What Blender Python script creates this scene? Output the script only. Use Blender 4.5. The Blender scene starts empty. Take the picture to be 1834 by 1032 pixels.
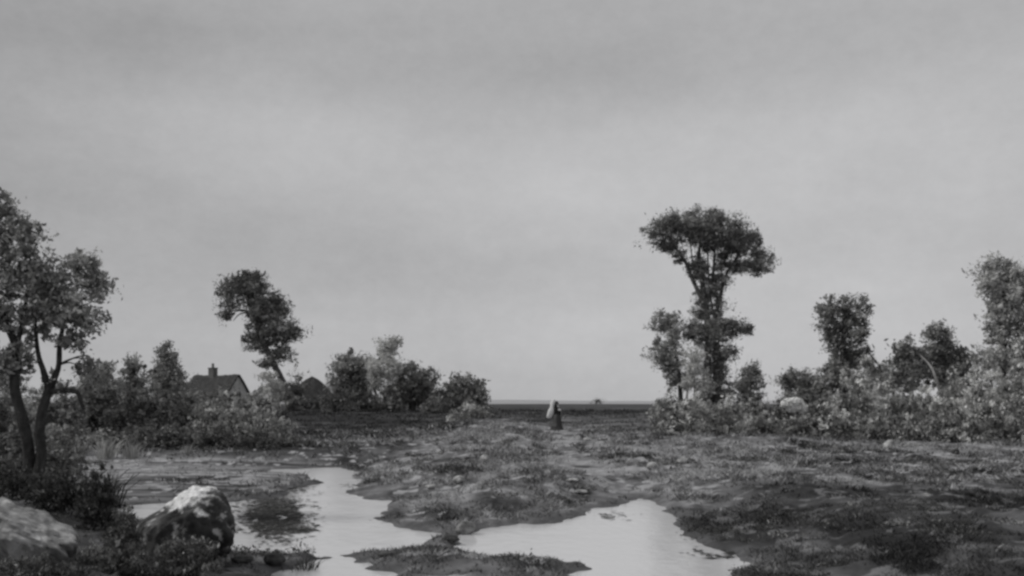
import bpy, bmesh, math, random
import numpy as np
from mathutils import Vector, Matrix

# ------------------------------------------------------------------ camera, world, sun, exposure
S = bpy.context.scene
COL = S.collection
EYE = 2.2                 # eye height above the pond water (z = 0)
F = 1967.0                # focal length in photo pixels (photo is 1834 wide)
CX, HY = 917.0, 724.0     # photo column of the view axis, photo row of the horizon

cam = bpy.data.cameras.new('camera')
cam.sensor_width = 36.0
cam.lens = 36.0 * F / 1834.0
cam.shift_y = (HY - 516.0) / 1834.0
cam.clip_start, cam.clip_end = 0.1, 20000.0
cam_ob = bpy.data.objects.new('camera', cam)
COL.objects.link(cam_ob)
cam_ob.location = (0, 0, EYE)
cam_ob.rotation_euler = (math.radians(90), 0, 0)
S.camera = cam_ob

SUN_ELEV, SUN_AZ = math.radians(44), math.radians(-104)   # azimuth from +Y towards +X
sun = bpy.data.lights.new('sun', 'SUN')
sun.energy = 1.5
sun.angle = math.radians(12)
sun.color = (1.0, 0.99, 0.97)
sun_ob = bpy.data.objects.new('sun', sun)
COL.objects.link(sun_ob)
sv = Vector((math.sin(SUN_AZ) * math.cos(SUN_ELEV), math.cos(SUN_AZ) * math.cos(SUN_ELEV), math.sin(SUN_ELEV)))
sun_ob.rotation_euler = (-sv).to_track_quat('-Z', 'Y').to_euler()

S.view_settings.view_transform = 'Standard'
S.view_settings.look = 'None'
S.view_settings.exposure = 0.0
S.view_settings.gamma = 1.0
S.view_settings.use_curve_mapping = False
S.render.engine = 'CYCLES'
S.cycles.filter_width = 2.8
S.cycles.max_bounces = 6
S.cycles.transparent_max_bounces = 4

W = bpy.data.worlds.new('World')
S.world = W
W.use_nodes = True
nt = W.node_tree
nt.nodes.clear()
N = nt.nodes.new
L = nt.links.new


def wmath(op, a, b=None):
    n = N('ShaderNodeMath'); n.operation = op
    for i, v in enumerate((a, b)):
        if v is None:
            continue
        if isinstance(v, (int, float)):
            n.inputs[i].default_value = v
        else:
            L(v, n.inputs[i])
    return n.outputs[0]


def build_world():
    out = N('ShaderNodeOutputWorld'); bg = N('ShaderNodeBackground')
    bg.inputs['Strength'].default_value = 0.1
    L(bg.outputs[0], out.inputs[0])
    sky = N('ShaderNodeTexSky'); sky.sky_type = 'NISHITA'; sky.sun_disc = False
    sky.sun_elevation = SUN_ELEV; sky.sun_rotation = SUN_AZ
    bw = N('ShaderNodeRGBToBW'); L(sky.outputs[0], bw.inputs[0])
    tc = N('ShaderNodeTexCoord')
    d = tc.outputs['Generated']

    def noise(scale, zs, detail, rough):
        mp = N('ShaderNodeMapping'); mp.inputs['Scale'].default_value = (1, 1, zs); L(d, mp.inputs[0])
        n = N('ShaderNodeTexNoise'); n.inputs['Scale'].default_value = scale
        n.inputs['Detail'].default_value = detail; n.inputs['Roughness'].default_value = rough
        L(mp.outputs[0], n.inputs['Vector'])
        return wmath('SUBTRACT', n.outputs['Fac'], 0.5)
    v = wmath('MULTIPLY', noise(3.4, 2.6, 6, 0.62), 1.35)
    v = wmath('ADD', v, wmath('MULTIPLY', noise(9.0, 2.4, 5, 0.6), 0.85))
    v = wmath('ADD', v, wmath('MULTIPLY', noise(70.0, 1.3, 3, 0.7), 0.6))
    # cloud banks and breaks: direction, angular size, how much thicker or thinner
    for (px, py, sx, sy, a) in [
            (420, 235, 220, 80, 0.60), (1000, 340, 520, 130, 0.75), (1180, 610, 420, 110, 0.55), (620, 620, 560, 110, 0.45),
            (1650, 380, 520, 380, 0.85), (720, 100, 480, 80, -0.36), (1150, 140, 260, 70, -0.16), (90, 70, 300, 120, -0.45),
            (820, 460, 330, 70, -0.32), (330, 335, 190, 55, -0.22), (50, 330, 130, 150, -0.25), (1500, 40, 420, 70, -0.15), (560, 60, 150, 60, 0.2)]:
        c = Vector(((px - CX) / F, 1.0, (HY - py) / F)).normalized()
        sb = N('ShaderNodeVectorMath'); sb.operation = 'SUBTRACT'; L(d, sb.inputs[0]); sb.inputs[1].default_value = c
        ml = N('ShaderNodeVectorMath'); ml.operation = 'MULTIPLY'; L(sb.outputs[0], ml.inputs[0])
        ml.inputs[1].default_value = (F / sx, F / sx, F / sy)
        dt = N('ShaderNodeVectorMath'); dt.operation = 'DOT_PRODUCT'
        L(ml.outputs[0], dt.inputs[0]); L(ml.outputs[0], dt.inputs[1])
        g = wmath('EXPONENT', wmath('MULTIPLY', dt.outputs['Value'], -0.8))
        v = wmath('ADD', v, wmath('MULTIPLY', g, a))
    v = wmath('ADD', v, 4.2)
    v = wmath('MAXIMUM', v, 0.5)
    # thin overcast: the Nishita sky shows weakly through the cloud sheet
    v = wmath('ADD', wmath('MULTIPLY', v, 0.93), wmath('MULTIPLY', wmath('MINIMUM', bw.outputs[0], 8.0), 0.03))
    cb = N('ShaderNodeCombineColor')
    L(v, cb.inputs[0]); L(wmath('MULTIPLY', v, 1.0), cb.inputs[1]); L(wmath('MULTIPLY', v, 1.015), cb.inputs[2])
    L(cb.outputs[0], bg.inputs['Color'])


build_world()

# ------------------------------------------------------------------ helpers
rng = np.random.default_rng(11)
random.seed(5)


def mat(name):
    m = bpy.data.materials.new(name); m.use_nodes = True
    t = m.node_tree; t.nodes.clear()
    return m, t


def tone_mat(name, tint, transl=0.0, rough=0.9, bump=0.0, bump_scale=20.0, mottled=0.0, mscale=6.0, spec=0.15):
    """Albedo = 'tone' attribute of the mesh x tint x a little procedural mottling."""
    m, t = mat(name)
    out = t.nodes.new('ShaderNodeOutputMaterial')
    at = t.nodes.new('ShaderNodeAttribute'); at.attribute_name = 'tone'
    mul = t.nodes.new('ShaderNodeVectorMath'); mul.operation = 'MULTIPLY'
    t.links.new(at.outputs['Color'], mul.inputs[0]); mul.inputs[1].default_value = tint
    col = mul.outputs[0]
    if mottled:
        tc = t.nodes.new('ShaderNodeTexCoord')
        nz = t.nodes.new('ShaderNodeTexNoise'); nz.inputs['Scale'].default_value = mscale
        nz.inputs['Detail'].default_value = 8; nz.inputs['Roughness'].default_value = 0.65
        t.links.new(tc.outputs['Object'], nz.inputs['Vector'])
        mr = t.nodes.new('ShaderNodeMapRange')
        mr.inputs['From Min'].default_value = 0.3; mr.inputs['From Max'].default_value = 0.7
        mr.inputs['To Min'].default_value = 1 - mottled; mr.inputs['To Max'].default_value = 1 + mottled
        t.links.new(nz.outputs['Fac'], mr.inputs['Value'])
        sc = t.nodes.new('ShaderNodeVectorMath'); sc.operation = 'SCALE'
        t.links.new(col, sc.inputs[0]); t.links.new(mr.outputs[0], sc.inputs['Scale'])
        col = sc.outputs[0]
    if transl:
        df = t.nodes.new('ShaderNodeBsdfDiffuse'); tr = t.nodes.new('ShaderNodeBsdfTranslucent')
        mx = t.nodes.new('ShaderNodeMixShader'); mx.inputs[0].default_value = transl
        t.links.new(col, df.inputs[0]); t.links.new(col, tr.inputs[0])
        t.links.new(df.outputs[0], mx.inputs[1]); t.links.new(tr.outputs[0], mx.inputs[2])
        t.links.new(mx.outputs[0], out.inputs[0])
    else:
        p = t.nodes.new('ShaderNodeBsdfPrincipled')
        p.inputs['Roughness'].default_value = rough
        p.inputs['Specular IOR Level'].default_value = spec
        t.links.new(col, p.inputs['Base Color'])
        if bump:
            tc = t.nodes.new('ShaderNodeTexCoord')
            nz = t.nodes.new('ShaderNodeTexNoise'); nz.inputs['Scale'].default_value = bump_scale
            nz.inputs['Detail'].default_value = 8; nz.inputs['Roughness'].default_value = 0.7
            t.links.new(tc.outputs['Object'], nz.inputs['Vector'])
            b = t.nodes.new('ShaderNodeBump'); b.inputs['Strength'].default_value = bump
            b.inputs['Distance'].default_value = 0.05
            t.links.new(nz.outputs['Fac'], b.inputs['Height']); t.links.new(b.outputs[0], p.inputs['Normal'])
        t.links.new(p.outputs[0], out.inputs[0])
    return m


M_LEAF = tone_mat('leaf_grey', (1.0, 1.0, 0.985), transl=0.25)
M_BARK = tone_mat('bark', (1.0, 0.99, 0.98), bump=0.9, bump_scale=14, mottled=0.35, mscale=9)
M_SOIL = tone_mat('soil_and_turf', (1.0, 1.0, 1.025), bump=0.8, bump_scale=5, mottled=0.28, mscale=3.0, spec=0.1)
M_GRASS = tone_mat('grass_blades', (1.0, 1.0, 1.01), transl=0.2)
M_ROCK = tone_mat('rock', (1.0, 1.0, 1.0), bump=1.0, bump_scale=11, mottled=0.6, mscale=6)
M_PETAL = tone_mat('white_petals', (1.0, 1.0, 0.99), rough=0.8)
M_THATCH = tone_mat('thatch', (1.0, 1.0, 1.0), bump=1.0, bump_scale=6, mottled=0.45, mscale=2.2)
M_PLASTER = tone_mat('old_plaster', (1.0, 1.0, 0.99), bump=0.4, bump_scale=6, mottled=0.22, mscale=1.3)
M_CLOTH = tone_mat('cloth', (1.0, 1.0, 1.0), bump=0.3, bump_scale=30, mottled=0.12, mscale=8)


def np_mesh(name, verts, faces, m, parent=None, tone=None, loc=(0, 0, 0), smooth=False):
    """One mesh object from numpy arrays; faces is (n,3) or (n,4); tone is a number or per-vertex albedo."""
    verts = np.asarray(verts, dtype=np.float32); faces = np.asarray(faces, dtype=np.int32)
    me = bpy.data.meshes.new(name)
    k = faces.shape[1]
    me.vertices.add(len(verts)); me.vertices.foreach_set('co', verts.ravel())
    me.loops.add(faces.size); me.loops.foreach_set('vertex_index', faces.ravel())
    me.polygons.add(len(faces))
    me.polygons.foreach_set('loop_start', np.arange(0, faces.size, k, dtype=np.int32))
    me.polygons.foreach_set('loop_total', np.full(len(faces), k, dtype=np.int32))
    if smooth:
        me.polygons.foreach_set('use_smooth', np.ones(len(faces), dtype=bool))
    set_tone(me, 0.2 if tone is None else tone)
    me.update(calc_edges=True)
    me.materials.append(m)
    o = bpy.data.objects.new(name, me); COL.objects.link(o)
    o.location = loc
    if parent is not None:
        o.parent = parent
    return o


def set_tone(me, tone):
    n = len(me.vertices)
    tn = np.broadcast_to(np.asarray(tone, dtype=np.float32), (n,))
    a = me.attributes.new('tone', 'FLOAT', 'POINT')
    a.data.foreach_set('value', np.ascontiguousarray(tn))


def bm_mesh(name, bm, m, parent=None, tone=0.2, loc=(0, 0, 0), smooth=False):
    me = bpy.data.meshes.new(name); bm.to_mesh(me); bm.free()
    if smooth:
        for p in me.polygons:
            p.use_smooth = True
    set_tone(me, tone); me.materials.append(m)
    o = bpy.data.objects.new(name, me); COL.objects.link(o); o.location = loc
    if parent is not None:
        o.parent = parent
    return o


def tag(o, label, cat, group=None, kind=None):
    o['label'] = label; o['category'] = cat
    if group: o['group'] = group
    if kind: o['kind'] = kind
    return o


def thing(name, label, cat, loc, rz=0.0, group=None):
    o = bpy.data.objects.new(name, None); COL.objects.link(o)
    o.empty_display_size = 0.3; o.location = loc; o.rotation_euler = (0, 0, rz)
    return tag(o, label, cat, group)


# --- value noise
def _hash(ix, iy, s):
    h = (ix.astype(np.int64) * 374761393 + iy.astype(np.int64) * 668265263 + s * 982451653) & 0xFFFFFFFF
    h = ((h ^ (h >> 13)) * 1274126177) & 0xFFFFFFFF
    h = h ^ (h >> 16)
    return (h & 0xFFFFFF) / float(0xFFFFFF)


def vnoise(x, y, s=0):
    ix, iy = np.floor(x), np.floor(y); fx, fy = x - ix, y - iy
    fx = fx * fx * (3 - 2 * fx); fy = fy * fy * (3 - 2 * fy)
    a, b = _hash(ix, iy, s), _hash(ix + 1, iy, s)
    c, d = _hash(ix, iy + 1, s), _hash(ix + 1, iy + 1, s)
    return (a * (1 - fx) + b * fx) * (1 - fy) + (c * (1 - fx) + d * fx) * fy - 0.5


def fbm(x, y, s=0, o=4, g=0.5):
    t, a, k = 0, 1.0, 1.0
    for i in range(o):
        t = t + a * vnoise(x * k + 13.7 * i, y * k - 7.3 * i, s + i); a *= g; k *= 2.03
    return t


def smooth(a, b, x):
    t = np.clip((x - a) / (b - a), 0, 1)
    return t * t * (3 - 2 * t)


# --- the lie of the land
def on_water(px, py):
    """photo point on the pond surface -> world x, y"""
    Y = EYE * F / (py - HY)
    return ((px - CX) / F * Y, Y)


PONDS = [
    [(470, 846), (480, 841), (545, 840), (560, 838), (622, 837), (648, 858), (634, 884), (696, 900), (700, 914),
     (676, 930), (700, 945), (790, 956), (768, 974), (735, 986), (640, 990), (590, 997), (505, 1003), (430, 992),
     (405, 965), (395, 915), (425, 896), (500, 890), (520, 880), (552, 868), (548, 850)],
    [(330, 905), (300, 902), (215, 904), (196, 912), (205, 926), (300, 940), (400, 950), (400, 920)],
    [(778, 982), (850, 948), (985, 938), (1080, 906), (1145, 893), (1215, 922), (1240, 955), (1282, 985),
     (1305, 1008), (1330, 1060), (1300, 1120), (960, 1120), (985, 1040), (1035, 1020), (985, 1008), (850, 1000)],
    [(500, 1022), (560, 1004), (610, 1001), (660, 1016), (720, 1036), (760, 1120), (520, 1120)],
]
PONDS_W = [np.array([on_water(*p) for p in P]) for P in PONDS]


def pond_sd(X, Y):
    """signed distance to the nearest pond edge, negative inside"""
    best = np.full(X.shape, 1e9)
    for P in PONDS_W:
        dmin = np.full(X.shape, 1e18); inside = np.zeros(X.shape, dtype=bool)
        for (x0, y0), (x1, y1) in zip(P, np.roll(P, -1, axis=0)):
            ex, ey = x1 - x0, y1 - y0
            t = np.clip(((X - x0) * ex + (Y - y0) * ey) / (ex * ex + ey * ey), 0, 1)
            dd = (X - x0 - t * ex) ** 2 + (Y - y0 - t * ey) ** 2
            dmin = np.minimum(dmin, dd)
            cr = ((y0 > Y) != (y1 > Y)) & (X < ex * (Y - y0) / (ey if ey else 1e-9) + x0)
            inside ^= cr
        sd = np.sqrt(dmin); sd = np.where(inside, -sd, sd)
        best = np.minimum(best, sd)
    return best


BY = [0, 12, 20, 30, 40, 50, 60, 80, 100, 150, 250, 600, 2000, 9000]
BZ = [0.30, 0.30, 0.32, 0.33, 0.36, 0.46, 0.56, 0.85, 1.15, 1.90, 2.02, 2.08, 2.10, 2.12]


def gauss(X, Y, x, y, sx, sy):
    return np.exp(-(((X - x) / sx) ** 2 + ((Y - y) / sy) ** 2))


def ground(X, Y, fine=True):
    X = np.asarray(X, dtype=float); Y = np.asarray(Y, dtype=float)
    z = np.interp(Y, BY, BZ)
    z = z + 0.66 * gauss(X, Y, -0.9, 63, 3.9, 12) + 0.12 * gauss(X, Y, 5.5, 50, 6, 8)      # the knoll
    z = z + 0.25 * gauss(X, Y, 9.0, 46, 5, 5)
    z = z - 0.30 * gauss(X, Y, -4.0, 78, 9, 9)
    z = z + 0.22 * gauss(X, Y, -9.5, 20, 3.0, 3.5)                                          # bank under the big tree
    z = z + 0.10 * gauss(X, Y, 7.5, 15.5, 3.5, 3.0)
    z = z - 0.14 * near_line(X, Y, TRACK, 1.1)
    z = z + smooth(220, 500, Y) * (1 - smooth(2500, 5000, Y)) * (0.35 * fbm(X / 160.0, Y / 300.0, 5, 4, 0.6) - 0.0012 * np.clip(X, -300, 300) * (200 / np.maximum(Y, 200)))
    land = np.where(Y < 70, 1.0, np.clip(70 / np.maximum(Y, 1), 0, 1) ** 1.5)
    z = z + land * 0.16 * fbm(X / 5.0, Y / 5.0, 3, 3)
    near = (Y < 75)
    sd = np.full(X.shape, 50.0)
    if np.any(near):
        s = pond_sd(X[near], Y[near]) if X.ndim else pond_sd(X[None], Y[None])[0]
        s = s + 0.5 * fbm(X[near] / 1.1, Y[near] / 2.2, 31, 4, 0.6) + 0.22 * fbm(X[near] / 0.45, Y[near] / 0.5, 37, 2) if X.ndim else s
        if X.ndim: sd[near] = s
        else: sd = s
    z = z * smooth(0.1, 3.2, sd) + np.clip(sd * 0.30, -0.35, 0.07)
    fl = smooth(-5.6, -7.0, X) * smooth(19, 22, Y) * (1 - smooth(37, 42, Y)) * smooth(-17, -15, X)
    z = np.where(sd > 0, z * (1 - 0.80 * fl) + 0.02 * fl, z)        # mud flats left of the pond
    if fine:
        k = np.clip(1 - Y / 130.0, 0, 1) * (1 - 0.75 * fl)
        wet = smooth(-0.6, 1.0, sd)
        z = z + k * (0.02 + wet * 0.075) * fbm(X / 0.75, Y / 0.75, 7, 4, 0.55)
        z = z + k * wet * 0.10 * np.maximum(0, fbm(X / 0.38, Y / 0.38, 17, 2))
    return z, sd


def ground_z(x, y):
    z, _ = ground(np.array([x]), np.array([y]))
    return float(z[0])


def P(px, py, d):
    """photo point at depth d -> world"""
    return Vector(((px - CX) / F * d, d, EYE + (HY - py) / F * d))


def floor_at(px, py, d0=9.0, d1=140.0):
    """first ground point seen at that photo point"""
    ds = np.exp(np.linspace(math.log(d0), math.log(d1), 1500))
    z, _ = ground(ds * (px - CX) / F, ds)
    yy = HY + (EYE - z) / ds * F
    i = np.argmax(yy <= py)
    if not (yy <= py).any(): i = len(ds) - 1
    return Vector(((px - CX) / F * ds[i], ds[i], z[i]))


# ------------------------------------------------------------------ ground and water
def build_ground():
    tin = np.linspace(-0.54, 0.54, 960)
    tl = -0.54 - np.linspace(1, 0, 46, endpoint=False) ** 1.6 * 1.1
    t = np.concatenate([tl, tin, -tl[::-1]])
    Y = np.concatenate([np.linspace(2.5, 10, 50, endpoint=False),
                        np.exp(np.linspace(math.log(10), math.log(200), 620, endpoint=False)),
                        np.exp(np.linspace(math.log(200), math.log(9000), 70))])
    T, YY = np.meshgrid(t, Y); X = T * YY
    z, sd = ground(X, YY)
    nr, nc = X.shape
    v = np.stack([X, YY, z], -1).reshape(-1, 3)
    idx = np.arange(nr * nc).reshape(nr, nc)
    f = np.stack([idx[:-1, :-1], idx[:-1, 1:], idx[1:, 1:], idx[1:, :-1]], -1).reshape(-1, 4)
    np_mesh_o = np_mesh('ground', v, f, M_SOIL, tone=soil_tone(X, YY, sd).ravel(), smooth=True)
    np_mesh_o['kind'] = 'structure'


TRACK = np.array([(2.4, 62), (2.3, 57), (2.5, 51), (2.2, 45), (2.0, 38), (2.3, 32), (2.7, 27), (3.4, 23)])
WASH = np.array([(-8.4, 47.5), (-6.5, 48.5), (-4.2, 47.5)])     # pale washed strip below the meadow
RUT = np.array([(2.8, 46), (5.0, 38), (7.0, 31), (8.5, 25), (11.0, 21)])


def near_line(X, Y, Ln, w):
    best = np.full(X.shape, 1e9)
    for (x0, y0), (x1, y1) in zip(Ln[:-1], Ln[1:]):
        ex, ey = x1 - x0, y1 - y0
        t = np.clip(((X - x0) * ex + (Y - y0) * ey) / (ex * ex + ey * ey), 0, 1)
        best = np.minimum(best, np.hypot(X - x0 - t * ex, Y - y0 - t * ey))
    return np.exp(-(best / w) ** 2)


def soil_tone(X, Y, sd):
    """albedo of earth and turf: dry and damp patches, sandy track, mud by the water, painted haze far off"""
    big = fbm(X / 4.2, Y / 7.0, 41, 4, 0.55)
    fine = fbm(X / 0.55, Y / 0.9, 51, 4, 0.65)
    mid = fbm(X / 1.5, Y / 2.2, 55, 4, 0.6)
    t = 0.150 + 0.10 * big + 0.12 * fine + 0.20 * mid
    t += 0.02 * gauss(X, Y, 0.0, 50, 6, 22)
    # dark peaty turf in the right foreground and on the left bank
    dk = smooth(1.9, 3.0, X - 0.14 * np.maximum(Y - 17, 0) + 0.9 * big) * (1 - smooth(21, 27, Y + 5 * big))
    t = t * (1 - 0.66 * dk)
    lf = smooth(-2.4, -3.0, X) * (1 - smooth(17, 21, Y))
    t = t * (1 - 0.58 * lf)
    # dark wet meadow behind the pond, its edge runs along the flank of the knoll
    edge = np.interp(Y, [30, 48, 62, 90, 160], [-5.3, -3.7, -1.3, 4.0, 40.0]) + 0.5 * mid
    md = smooth(0.35, -0.35, X - edge) * smooth(33.5, 36.5, Y + 1.5 * mid - 5 * smooth(-6.3, -7.3, X)) * (1 - smooth(170, 260, Y))
    band = fbm(X / 16.0, Y / 6.0, 61, 4)
    t = t * (1 - md * np.clip(0.58 - 0.75 * band, 0, 0.85))
    far = smooth(72, 100, Y)
    t = t * (1 - far) + far * (t * 0.35 + 0.035 + 0.03 * fbm(X / 40.0, Y / 30.0, 71, 3))
    isl = gauss(X, Y, -0.7, 15.0, 1.9, 1.5)                                    # black peat islet between the pools
    t = t * (1 - 0.6 * isl)
    t = t + 0.12 * smooth(250, 1200, Y)  # far plain paled with distance, haze painted into the albedo
    # grey mud flats, streaked
    fl = smooth(-6.0, -7.0, X) * smooth(19, 22, Y) * (1 - smooth(38.5, 41.5, Y + 1.5 * mid)) * (sd > 0)
    t = t * (1 - fl) + fl * np.clip(0.20 + 0.32 * fbm(X / 7.0, Y / 0.8, 65, 4, 0.6) - 0.10 * gauss(X, Y, -6.5, 29, 2.0, 4.0), 0.05, 0.45)
    sand = np.clip(near_line(X, Y, TRACK, 0.8) * (0.55 + 1.3 * fine), 0, 1)
    sand = np.maximum(sand, 0.7 * np.clip(near_line(X, Y, RUT, 0.55) * (0.45 + 1.3 * fine), 0, 1))
    sand = np.maximum(sand, 0.9 * np.clip(near_line(X, Y, WASH, 0.9) * (0.7 + 1.0 * fine), 0, 1))
    t = t * (1 - sand) + sand * 0.36
    dull = 1 - 0.75 * np.maximum(dk, lf)
    dry = smooth(0.24, 0.44, fbm(X / 1.3, Y / 2.6, 81, 3, 0.6)) * (Y < 70) * dull * (1 - 0.8 * md)      # bare sandy scrapes
    t = t * (1 - dry) + dry * (0.30 + 0.2 * fine)
    dab = smooth(0.26, 0.36, fbm(X / 0.34, Y / 0.42, 83, 3, 0.6)) * (Y < 62) * (0.5 + 0.5 * dull)        # small pale dabs of lichen and dry stalks
    t = t * (1 - dab) + dab * (0.40 * (0.45 + 0.55 * dull))
    mud = (1 - smooth(0.05, 0.7, sd)) * 0.8
    t = t * (1 - mud) + mud * (0.11 + 0.05 * fine)
    return np.clip(t, 0.03, 0.5)


def build_water():
    m, t = mat('pond_water')
    out = t.nodes.new('ShaderNodeOutputMaterial'); p = t.nodes.new('ShaderNodeBsdfPrincipled')
    p.inputs['Base Color'].default_value = (0.68, 0.68, 0.69, 1)
    p.inputs['Roughness'].default_value = 0.16
    p.inputs['IOR'].default_value = 1.33
    tc = t.nodes.new('ShaderNodeTexCoord')
    hs = []
    for sc, vs in ((1.1, (1, 0.6, 1)), (5.0, (1, 0.5, 1)), (17.0, (1, 0.6, 1))):
        mp = t.nodes.new('ShaderNodeMapping'); mp.inputs['Scale'].default_value = vs
        t.links.new(tc.outputs['Object'], mp.inputs[0])
        n = t.nodes.new('ShaderNodeTexNoise'); n.inputs['Scale'].default_value = sc
        n.inputs['Detail'].default_value = 3
        t.links.new(mp.outputs[0], n.inputs['Vector']); hs.append(n.outputs['Fac'])
    nrm = None
    for h, dist in zip(hs, (0.03, 0.012, 0.002)):
        b = t.nodes.new('ShaderNodeBump'); b.inputs['Strength'].default_value = 0.6; b.inputs['Distance'].default_value = dist
        t.links.new(h, b.inputs['Height'])
        if nrm is not None: t.links.new(nrm, b.inputs['Normal'])
        nrm = b.outputs[0]
    t.links.new(nrm, p.inputs['Normal'])
    t.links.new(p.outputs[0], out.inputs[0])
    xs = np.linspace(-32, 24, 57); ys = np.linspace(4, 52, 49)
    X, Y = np.meshgrid(xs, ys)
    v = np.stack([X, Y, 0 * X], -1).reshape(-1, 3)
    idx = np.arange(X.size).reshape(X.shape)
    f = np.stack([idx[:-1, :-1], idx[:-1, 1:], idx[1:, 1:], idx[1:, :-1]], -1).reshape(-1, 4)
    o = np_mesh('water', v, f, m)
    o['kind'] = 'structure'


def build_hills():
    X, Y = np.meshgrid(np.linspace(-2600, 2600, 260), np.linspace(2700, 3700, 24))
    prof = np.sin(np.clip((Y - 2700) / 1000, 0, 1) * math.pi) ** 0.7
    px = CX + X / Y * F
    h = 11.0 + 5.0 * smooth(1150, 800, px) + 6.0 * fbm(X / 500.0, Y / 900.0, 201, 4, 0.5) + 1.6 * fbm(X / 60.0, Y / 200.0, 205, 3)
    v = np.stack([X, Y, 1.2 + np.maximum(h, 0.3) * prof], -1).reshape(-1, 3)
    I = np.arange(X.size).reshape(X.shape)
    f = np.stack([I[:-1, :-1], I[:-1, 1:], I[1:, 1:], I[1:, :-1]], -1).reshape(-1, 4)
    o = np_mesh('hazy_hills', v, f, M_SOIL, tone=0.40, smooth=True)  # pale tone paints distance haze onto the ridge
    o['kind'] = 'structure'


build_ground()
build_hills()
build_water()


# ------------------------------------------------------------------ plants
LEAF_GAIN = 2.9      # leaf albedo in this grey world, relative to the tone numbers below


def leaf_quads(c, size, up=0.0, aspect=0.45, r=rng, out=None):
    """diamond leaves at centres c; up > 0 makes them stand upright"""
    n = len(c)
    a = r.normal(size=(n, 3)); a[:, 2] = a[:, 2] * (1 - min(up, 0.9)) + up * 2.2
    if out is not None:
        a = a + out
    a /= np.linalg.norm(a, axis=1)[:, None] + 1e-9
    b = np.cross(a, r.normal(size=(n, 3))); b /= np.linalg.norm(b, axis=1)[:, None] + 1e-9
    s = (size * np.exp(0.38 * r.normal(size=n)))[:, None]
    a = a * s * 0.5; b = b * s * 0.5 * aspect
    v = np.stack([c - a, c + b - a * 0.15, c + a, c - b - a * 0.15], 1).reshape(-1, 3)
    f = np.arange(4 * n).reshape(n, 4)
    return v, f


def crown_pts(blobs, clumps, leaves, crad, r=rng):
    """clumps of leaves spread through ellipsoids; returns centres, clump tone steps, outward directions"""
    w = np.array([b[3] * b[5] for b in blobs]); w = w / w.sum()
    C, T, O = [], [], []
    for b, ww in zip(blobs, w):
        n = max(2, int(round(clumps * ww)))
        u = r.normal(size=(n, 3)); u /= np.linalg.norm(u, axis=1)[:, None]
        rad = r.uniform(0.05, 1.0, n) ** 0.45
        cc = np.array(b[:3]) + u * rad[:, None] * np.array(b[3:6])
        for k in range(n):
            m = max(3, int(leaves * r.uniform(0.55, 1.45)))
            rr = crad * r.uniform(0.45, 1.55)
            el = np.exp(0.35 * r.normal(size=3))
            pts = cc[k] + el * np.clip(r.normal(size=(m, 3)), -1.7, 1.7) * np.array([rr, rr, rr * 0.75])
            if r.uniform() < 0.13:          # a spray reaching out of the mass
                pts = pts + (u[k] + np.array([0, 0, 0.35])) * (np.minimum(np.abs(r.normal(size=(m, 1))), 1.6) * rr * 0.9)
            C.append(pts); T.append(np.full(m, r.normal()))
            O.append(np.tile(u[k], (m, 1)))
    return np.concatenate(C), np.concatenate(T), np.concatenate(O)


def tube(pts, radii, n=8, wob=0.12, r=rng):
    pts = [Vector(p) for p in pts]
    V, Fc = [], []
    ph = r.uniform(0, 6.28, 3)
    for i, p in enumerate(pts):
        t = (pts[min(i + 1, len(pts) - 1)] - pts[max(i - 1, 0)]).normalized()
        ref = Vector((0, 1, 0)) if abs(t.y) < 0.9 else Vector((1, 0, 0))
        a = t.cross(ref).normalized(); b = t.cross(a).normalized()
        for k in range(n):
            th = 2 * math.pi * k / n
            rr = radii[i] * (1 + wob * math.sin(3 * th + ph[0] + i * 0.7) + wob * 0.7 * math.sin(5 * th + ph[1] - i))
            V.append(p + (a * math.cos(th) + b * math.sin(th)) * rr)
    for i in range(len(pts) - 1):
        for k in range(n):
            k2 = (k + 1) % n
            Fc.append((i * n + k, i * n + k2, (i + 1) * n + k2, (i + 1) * n + k))
    return np.array([tuple(v) for v in V]), np.array(Fc)


def join(parts):
    V, Fc, k = [], [], 0
    for v, f in parts:
        V.append(v); Fc.append(f + k); k += len(v)
    return np.concatenate(V), np.concatenate(Fc)


def smooth_line(pts, radii, m=5):
    """Catmull-Rom through points"""
    p = [Vector(x) for x in pts]; out, rad = [], []
    for i in range(len(p) - 1):
        p0, p1, p2, p3 = p[max(i - 1, 0)], p[i], p[i + 1], p[min(i + 2, len(p) - 1)]
        for k in range(m):
            t = k / m
            out.append(0.5 * ((2 * p1) + (p2 - p0) * t + (2 * p0 - 5 * p1 + 4 * p2 - p3) * t * t + (3 * p1 - p0 - 3 * p2 + p3) * t ** 3))
            rad.append(radii[i] * (1 - t) + radii[i + 1] * t)
    out.append(p[-1]); rad.append(radii[-1])
    return out, rad


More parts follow.
